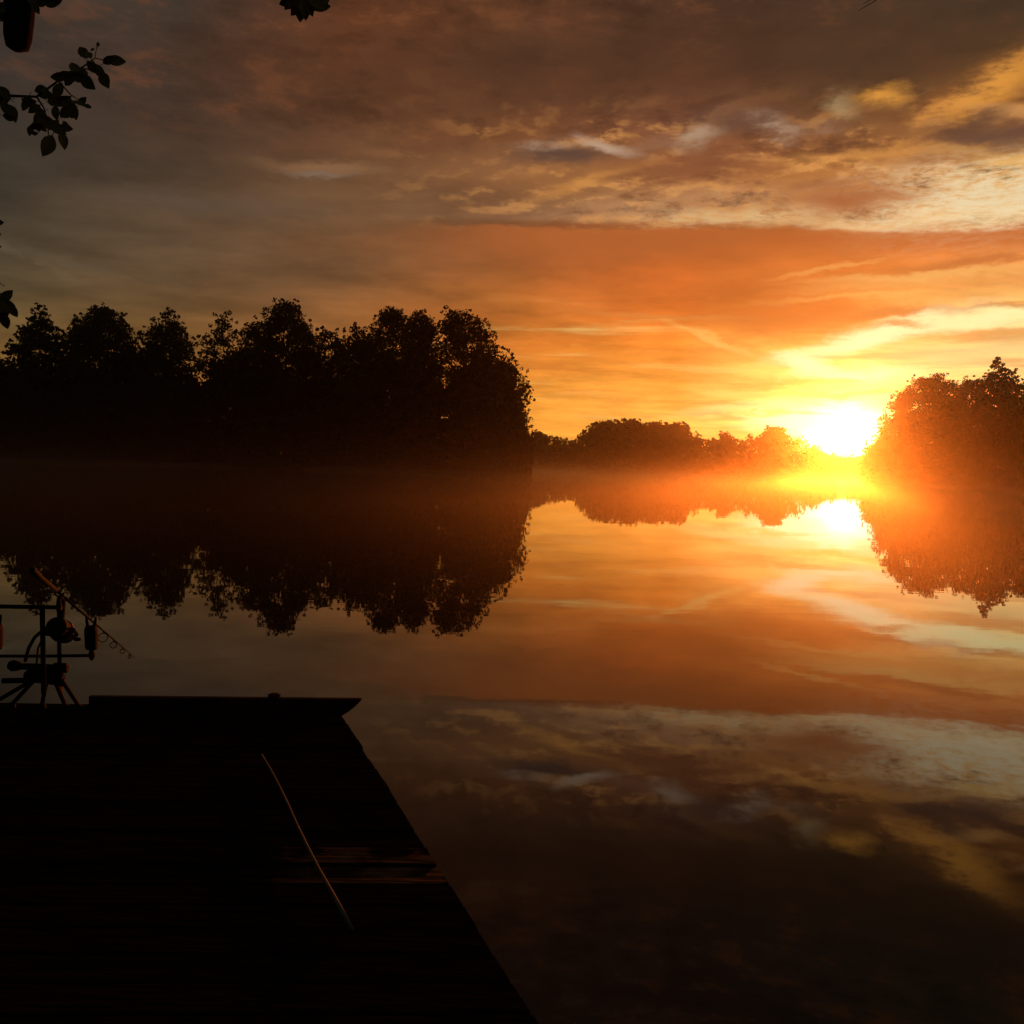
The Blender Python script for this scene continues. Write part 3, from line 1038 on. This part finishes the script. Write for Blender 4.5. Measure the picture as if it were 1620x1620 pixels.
rb = REAR.y
bar('rear_bar', [at(-70, 958, rb), at(30, 960, rb), at(98, 961, rb)], 0.0105)
bar('rear_upright', [at(67, 962, rb + .012), at(68, 1030, rb + .012), at(69, 1098, rb + .012)], [0.0135, 0.0125, 0.0125])
bar('rear_rest', [at(93, 966, rb - .014), at(93, 956, rb), REAR + down * 0.022], [0.012, 0.012, 0.010])
V_, F_ = [], []
arc = []
for k in range(9):
    a = math.pi * (0.0 + k / 8)
    arc.append(REAR + side_ * (0.02 * math.cos(a)) + down * (0.02 * math.sin(a) - 0.004))
tube(V_, F_, arc, [0.005] * 9, 6)
link('rest_fork', V_, F_, M_PLASTIC, pod)
fb = FRONT.y
bar('front_bar', [at(-20, 1038, fb), at(70, 1038, fb), at(150, 1037, fb)], 0.009)
bar('front_upright', [at(93, 962, fb), at(94, 1038, fb - .012), at(95, 1082, fb - .012), at(96, 1100, 5.2)], [.011, .012, .012, .012])
bar('spar', [at(22, 1054, 5.0), at(60, 1055, 4.98), at(106, 1057, 5.02)], 0.017, sides=10)
bar('spar', [at(4, 1077, 4.95), at(60, 1076, 4.95), at(102, 1082, 5.0)], 0.014, sides=10)
bar('hub', [at(40, 1069, 5.0), at(44, 1069, 5.0), at(94, 1073, 5.02), at(100, 1074, 5.02)], [.022, .034, .036, .024], M_PLASTIC, 12)
bar('clamp', [at(14, 1052, 5.0), at(20, 1053, 5.0), at(21, 1053, 5.0), at(32, 1054, 5.0)], [.020, .030, .030, .022], M_PLASTIC, 12)
bar('clamp', [at(84, 1056, 5.02), at(86, 1056, 5.02), at(106, 1057, 5.02), at(107, 1057, 5.02)], [.018, .026, .026, .018], M_PLASTIC, 12)
bar('stay', [at(66, 999, rb), at(55, 1008, rb), at(46, 1024, rb + .02), at(40, 1045, 5.0)], 0.009)
bar('stay', [at(66, 1012, rb), at(60, 1026, rb), at(58, 1050, 5.0)], 0.005)
for (x0, y0, x1, y1) in ((56, 1074, 18, 1107), (48, 1078, -14, 1106), (74, 1078, 66, 1110), (98, 1076, 126, 1110), (88, 1080, 104, 1112)):
    foot = on_plane(x1, max(y1, 1108), DZ + .012)
    foot = at(x1, y1, 5.12); foot.z = DZ + 0.012
    bar('leg', [at(x0, y0, 4.99), foot], 0.011)
    V_, F_ = [], []
    tube(V_, F_, [foot + Zv * .012, foot + Zv * .004, foot - Zv * .011], [.014, .022, .024], 10)
    link('rubber_foot', V_, F_, M_PLASTIC, pod)


def alarm(px, Y, on_rod):
    top = on_rod if on_rod is not None else at(px, 978, Y)
    p0 = at(px, 1036, Y)
    ax = Vector((1, 0, 0)); ay = Vector((0, 1, 0))
    V_, F_ = [], []
    H0, H1 = p0.z + 0.028, top.z - 0.030
    secs = [(0.0, .7), (.08, 1.0), (.75, 1.08), (.93, .95), (1.0, .75)]
    for t, s in secs:
        z = H0 + (H1 - H0) * t
        for k in range(12):
            a = 2 * math.pi * k / 12
            cxp = math.copysign(abs(math.cos(a)) ** 0.5, math.cos(a)) * 0.032 * s
            cyp = math.copysign(abs(math.sin(a)) ** 0.5, math.sin(a)) * 0.024 * s
            V_.append(Vector((top.x + (p0.x - top.x) * (1 - t) + cxp, Y + cyp, z)))
    for i in range(len(secs) - 1):
        for k in range(12):
            F_.append((i * 12 + k, i * 12 + (k + 1) % 12, (i + 1) * 12 + (k + 1) % 12, (i + 1) * 12 + k))
    F_.append(tuple(reversed(range(12)))); F_.append(tuple(range((len(secs) - 1) * 12, len(secs) * 12)))
    body = link('bite_alarm', V_, F_, M_PLASTIC, pod, smooth=False)
    V_, F_ = [], []
    for s in (-1, 1):
        tube(V_, F_, [Vector((top.x + s * .018, Y, H1 - .004)), Vector((top.x + s * .024, Y, H1 + .026)), Vector((top.x + s * .026, Y, H1 + .05))], [.010, .008, .006], 7)
    link('ear', V_, F_, M_PLASTIC, body)
    V_, F_ = [], []
    tube(V_, F_, [Vector((p0.x, Y, p0.z - .03)), Vector((p0.x, Y, p0.z - .012)), Vector((p0.x, Y, p0.z + .012)), Vector((p0.x, Y, H0 + .004))], [.008, .016, .016, .008], 10)
    link('mount', V_, F_, M_METAL, body)


alarm(145, fb, FRONT)
alarm(-6, fb, None)

# ------------------------------------------------------------------ bank and the overhanging tree
bank_pts = [(-4.6, 4.6), (-5.4, 2.2), (-4.6, 0.6), (-2.6, -1.0), (0.5, -1.9), (3.0, -2.4), (8, -4), (14, -9), (10, -20), (-12, -20), (-16, -6), (-13, 4), (-9, 6.5), (-6, 6.2)]
land('bank', list(reversed(bank_pts))[::-1], 0.75, 12, 0.75)

tree = thing('alder_tree', Vector((-5.6, 3.2, 0.3)), 'leafy bank tree whose dark sprays hang into the upper left of the view', 'tree')
TB = Vector((-5.6, 3.2, 0.2))
V_, F_ = [], []
trunk_pts = [TB, TB + Vector((.05, .05, 1.2)), TB + Vector((.25, .1, 2.6)), TB + Vector((.5, .25, 4.2)), TB + Vector((.6, .3, 6.2))]
tube(V_, F_, trunk_pts, [.26, .19, .165, .13, .06], 12)
link('trunk', V_, F_, M_BARK, tree, smooth=True)


def leaf_mesh():
    """ovate leaf, length 1 along +Y from the stalk, keel folded, tip drooping"""
    me = bpy.data.meshes.new('leaf')
    ts = [0, .12, .3, .5, .7, .86, 1.0]
    ws = [.02, .15, .27, .30, .24, .13, .0]
    vv, ff = [], []
    for t, w in zip(ts, ws):
        z = -0.16 * t * t
        vv += [(-w, t, z + w * 0.22), (0, t, z), (w, t, z + w * 0.22)]
    for i in range(len(ts) - 1):
        a = i * 3
        ff += [(a, a + 1, a + 4, a + 3), (a + 1, a + 2, a + 5, a + 4)]
    n0 = len(vv)
    vv += [(-.02, -.28, .03), (.02, -.28, .03), (.016, 0, .004), (-.016, 0, .004)]
    ff.append((n0, n0 + 1, n0 + 2, n0 + 3))
    me.from_pydata(vv, [], ff)
    me.update()
    me.materials.append(M_NEARLEAF)
    return me


LEAF = leaf_mesh()
lrnd = random.Random(21)


def leaf_at(px, py, ang_deg, length_px, Y, parent, turn=None):
    """leaf whose middle shows at a bearing: ang measured anticlockwise from the right"""
    o = bpy.data.objects.new('leaf', LEAF)
    COL.objects.link(o)
    c = at(px, py, Y)
    s = length_px * Y / FPX
    d = Vector((math.cos(rad(ang_deg)), lrnd.uniform(-.35, .35), math.sin(rad(ang_deg)))).normalized()
    view = (c - EYE).normalized()
    nrm = (-view + Vector((lrnd.uniform(-.6, .6), lrnd.uniform(-.6, .6), lrnd.uniform(-.6, .6)))).normalized()
    nrm = (nrm - d * nrm.dot(d)).normalized()
    xax = d.cross(nrm)
    mw = Matrix((xax, d, nrm)).transposed().to_4x4()
    o.parent = parent
    po = parent_origin(parent)
    if parent.parent:      # a branch mesh keeps its geometry in world space
        po = Vector((0, 0, 0))
    o.matrix_parent_inverse = Matrix.Translation(Vector((0, 0, 0)))
    mloc = Matrix.Translation(c - d * (s * 0.5)) @ mw @ Matrix.Scale(s, 4)
    # express relative to the parent's world matrix
    pw = Matrix.Translation(parent_origin(tree)) @ branch_inv if parent.parent else Matrix.Translation(po)
    o.matrix_local = pw.inverted() @ mloc
    return o


branch_inv = Matrix.Translation(-parent_origin(tree))


def branch(name, strands):
    V_, F_ = [], []
    for pts, radii in strands:
        tube(V_, F_, pts, radii, 7)
    return link(name, V_, F_, M_LIMB, tree, smooth=True)


D = 4.0
# spray of alder leaves near the upper left corner
root1 = trunk_pts[2]
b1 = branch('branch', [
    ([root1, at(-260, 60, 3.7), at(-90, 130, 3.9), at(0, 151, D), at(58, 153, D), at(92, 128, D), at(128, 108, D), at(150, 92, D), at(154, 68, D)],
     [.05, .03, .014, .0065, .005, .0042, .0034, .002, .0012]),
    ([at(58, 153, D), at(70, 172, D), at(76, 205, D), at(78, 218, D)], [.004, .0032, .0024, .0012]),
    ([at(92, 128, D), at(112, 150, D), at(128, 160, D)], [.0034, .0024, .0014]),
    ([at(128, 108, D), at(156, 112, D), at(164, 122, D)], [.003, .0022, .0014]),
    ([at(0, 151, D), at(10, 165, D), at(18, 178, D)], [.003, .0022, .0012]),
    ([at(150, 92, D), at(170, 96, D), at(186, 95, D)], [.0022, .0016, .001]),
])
for (px, py, an, L) in [
    (131, 82, 130, 26), (140, 86, 120, 20), (184, 96, 2, 28), (172, 95, 20, 22), (165, 126, -60, 30), (158, 114, -70, 26), (147, 107, -40, 24),
    (118, 107, 120, 28), (112, 122, 190, 30), (124, 122, -20, 28), (138, 130, -50, 32), (128, 116, 70, 22), (92, 122, 200, 24), (100, 118, 30, 18),
    (68, 146, 120, 28), (76, 150, 170, 24), (86, 160, -30, 30), (100, 158, 10, 28), (92, 142, 60, 26), (110, 168, -40, 34), (122, 162, -10, 28), (116, 176, -70, 26), (130, 160, 30, 18),
    (54, 172, 215, 22), (46, 162, 190, 26), (40, 166, 240, 20), (62, 186, 230, 26), (70, 192, 190, 28), (80, 198, -20, 28), (92, 204, -30, 28), (104, 202, -10, 22), (100, 222, -65, 28),
    (76, 230, -100, 38), (56, 200, 200, 22), (48, 206, 250, 18), (66, 178, 160, 20), (155, 70, 80, 9), (88, 178, -80, 22),
    (6, 146, 130, 26), (2, 160, 200, 26), (18, 178, -55, 32), (8, 170, -80, 22), (-14, 150, 150, 30), (-40, 140, 90, 30), (-30, 165, -70, 30),
]:
    leaf_at(px, py, an + lrnd.uniform(-8, 8), L * 1.0, D + lrnd.uniform(-.1, .1), b1)
    if lrnd.random() < 0.85 and px < 160:
        leaf_at(px + lrnd.uniform(-9, 9), py + lrnd.uniform(-7, 9), an + lrnd.choice((-1, 1)) * lrnd.uniform(35, 80), L * lrnd.uniform(.6, .85), D + lrnd.uniform(-.1, .1), b1)
# heavy broken limb stub dropping into the corner
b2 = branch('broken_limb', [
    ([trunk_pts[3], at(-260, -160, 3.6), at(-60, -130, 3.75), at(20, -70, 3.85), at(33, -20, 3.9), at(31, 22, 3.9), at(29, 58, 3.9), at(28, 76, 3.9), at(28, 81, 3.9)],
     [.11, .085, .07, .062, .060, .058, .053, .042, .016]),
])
for (px, py, an, L) in [(66, 3, 10, 24), (80, 4, -5, 26), (90, 0, 20, 22), (56, 12, -60, 20), (4, 12, 200, 26), (3, 26, 240, 18), (62, -14, 60, 28), (100, -20, 30, 30), (0, -12, 150, 30), (52, 2, -30, 22)]:
    leaf_at(px, py, an, L, 3.86 + lrnd.uniform(-.06, .06), b2)
# bough above the frame, with a tuft dipping in and a bare twig at the far end
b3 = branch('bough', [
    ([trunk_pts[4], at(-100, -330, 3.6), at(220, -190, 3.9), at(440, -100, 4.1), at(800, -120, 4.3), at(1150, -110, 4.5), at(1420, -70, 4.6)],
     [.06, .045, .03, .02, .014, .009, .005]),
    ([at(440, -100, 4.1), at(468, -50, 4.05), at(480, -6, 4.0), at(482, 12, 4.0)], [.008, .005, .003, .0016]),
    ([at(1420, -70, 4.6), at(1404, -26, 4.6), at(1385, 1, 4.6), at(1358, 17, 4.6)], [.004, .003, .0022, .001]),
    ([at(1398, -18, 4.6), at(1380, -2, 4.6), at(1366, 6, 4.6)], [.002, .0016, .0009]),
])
for (px, py, an, L) in [(452, 4, 200, 24), (456, 8, 240, 18), (466, 0, 170, 22), (476, 16, -95, 34), (470, 12, -120, 30), (482, 14, -80, 32), (488, 10, -60, 30), (462, 6, 215, 24), (502, 6, -15, 30), (494, 8, -20, 28), (508, 10, 10, 30), (512, 0, 30, 26), (478, -2, 90, 26), (498, -6, 45, 28), (470, -24, 160, 34), (500, -34, 20, 34), (440, -40, 190, 34)]:
    leaf_at(px, py, an, L, 4.0 + lrnd.uniform(-.06, .06), b3)
# twig hanging down just outside the left edge
b4 = branch('hanging_twig', [
    ([at(-90, 130, 3.9), at(-60, 240, 4.0), at(-34, 340, 4.05), at(-16, 420, 4.1), at(2, 470, 4.1), at(8, 505, 4.1)], [.010, .008, .006, .0045, .003, .0014]),
])
for (px, py, an, L) in [(-6, 352, 5, 22), (-8, 372, 10, 18), (-9, 388, -10, 20), (-10, 400, 0, 18), (10, 468, 40, 26), (6, 480, 170, 28), (14, 486, -50, 32), (4, 496, -110, 30), (8, 508, -80, 26), (0, 486, 200, 30), (-14, 440, 150, 30), (-30, 380, 180, 34), (-40, 300, 20, 30), (21, 492, -62, 22)]:
    leaf_at(px, py, an, L, 4.1 + lrnd.uniform(-.08, .08), b4)

# ------------------------------------------------------------------ air: thin haze everywhere, a low bank of mist on the water


def volume_box(name, lo, hi, colour, density, aniso, label):
    V_, F_ = [], []
    c = (Vector(lo) + Vector(hi)) / 2
    h = (Vector(hi) - Vector(lo)) / 2
    box(V_, F_, c, Vector((h.x, 0, 0)), Vector((0, h.y, 0)), Vector((0, 0, h.z)))
    m = bpy.data.materials.new(name)
    m.use_nodes = True
    nt = m.node_tree
    nt.nodes.clear()
    out = nt.nodes.new('ShaderNodeOutputMaterial')
    pv = nt.nodes.new('ShaderNodeVolumePrincipled')
    pv.inputs['Color'].default_value = colour
    pv.inputs['Density'].default_value = density
    pv.inputs['Anisotropy'].default_value = aniso
    nt.links.new(pv.outputs[0], out.inputs['Volume'])
    o = link(name, V_, F_, m)
    o['kind'] = 'stuff'
    o['label'] = label
    return o, m


volume_box('haze', (-930, -930, -1.6), (930, 930, 33), (0.95, 0.92, 0.88, 1), 0.00011, 0.955, 'thin warm haze over the lake')
mist, mm = volume_box('mist', (-170, 12, 0.02), (170, 487, 8), (0.95, 0.93, 0.90, 1), 0.001, 0.90, 'low morning mist lying on the water')
mnt = mm.node_tree
pv = [n for n in mnt.nodes if n.type == 'PRINCIPLED_VOLUME'][0]
gp = mnt.nodes.new('ShaderNodeNewGeometry')
sx = mnt.nodes.new('ShaderNodeSeparateXYZ')
mnt.links.new(gp.outputs['Position'], sx.inputs[0])


def mmath(op, a, b=None):
    n = mnt.nodes.new('ShaderNodeMath')
    n.operation = op
    for i_, v_ in enumerate((a, b)):
        if v_ is None:
            continue
        if isinstance(v_, bpy.types.NodeSocket):
            mnt.links.new(v_, n.inputs[i_])
        else:
            n.inputs[i_].default_value = v_
    return n.outputs[0]


fall = mmath('EXPONENT', mmath('MULTIPLY', sx.outputs[2], -1 / 1.0))
mn = mnt.nodes.new('ShaderNodeTexNoise')
mn.inputs['Scale'].default_value = 0.045
mn.inputs['Detail'].default_value = 3.0
mnt.links.new(gp.outputs['Position'], mn.inputs['Vector'])
patch = mmath('MAXIMUM', mmath('MULTIPLY_ADD', mn.outputs[0], 5.0), 0.15)
patch.node.inputs[0].links[0].from_node.inputs[2].default_value = -1.7
mnt.links.new(mmath('MULTIPLY', mmath('MULTIPLY', fall, patch), 0.0045), pv.inputs['Density'])
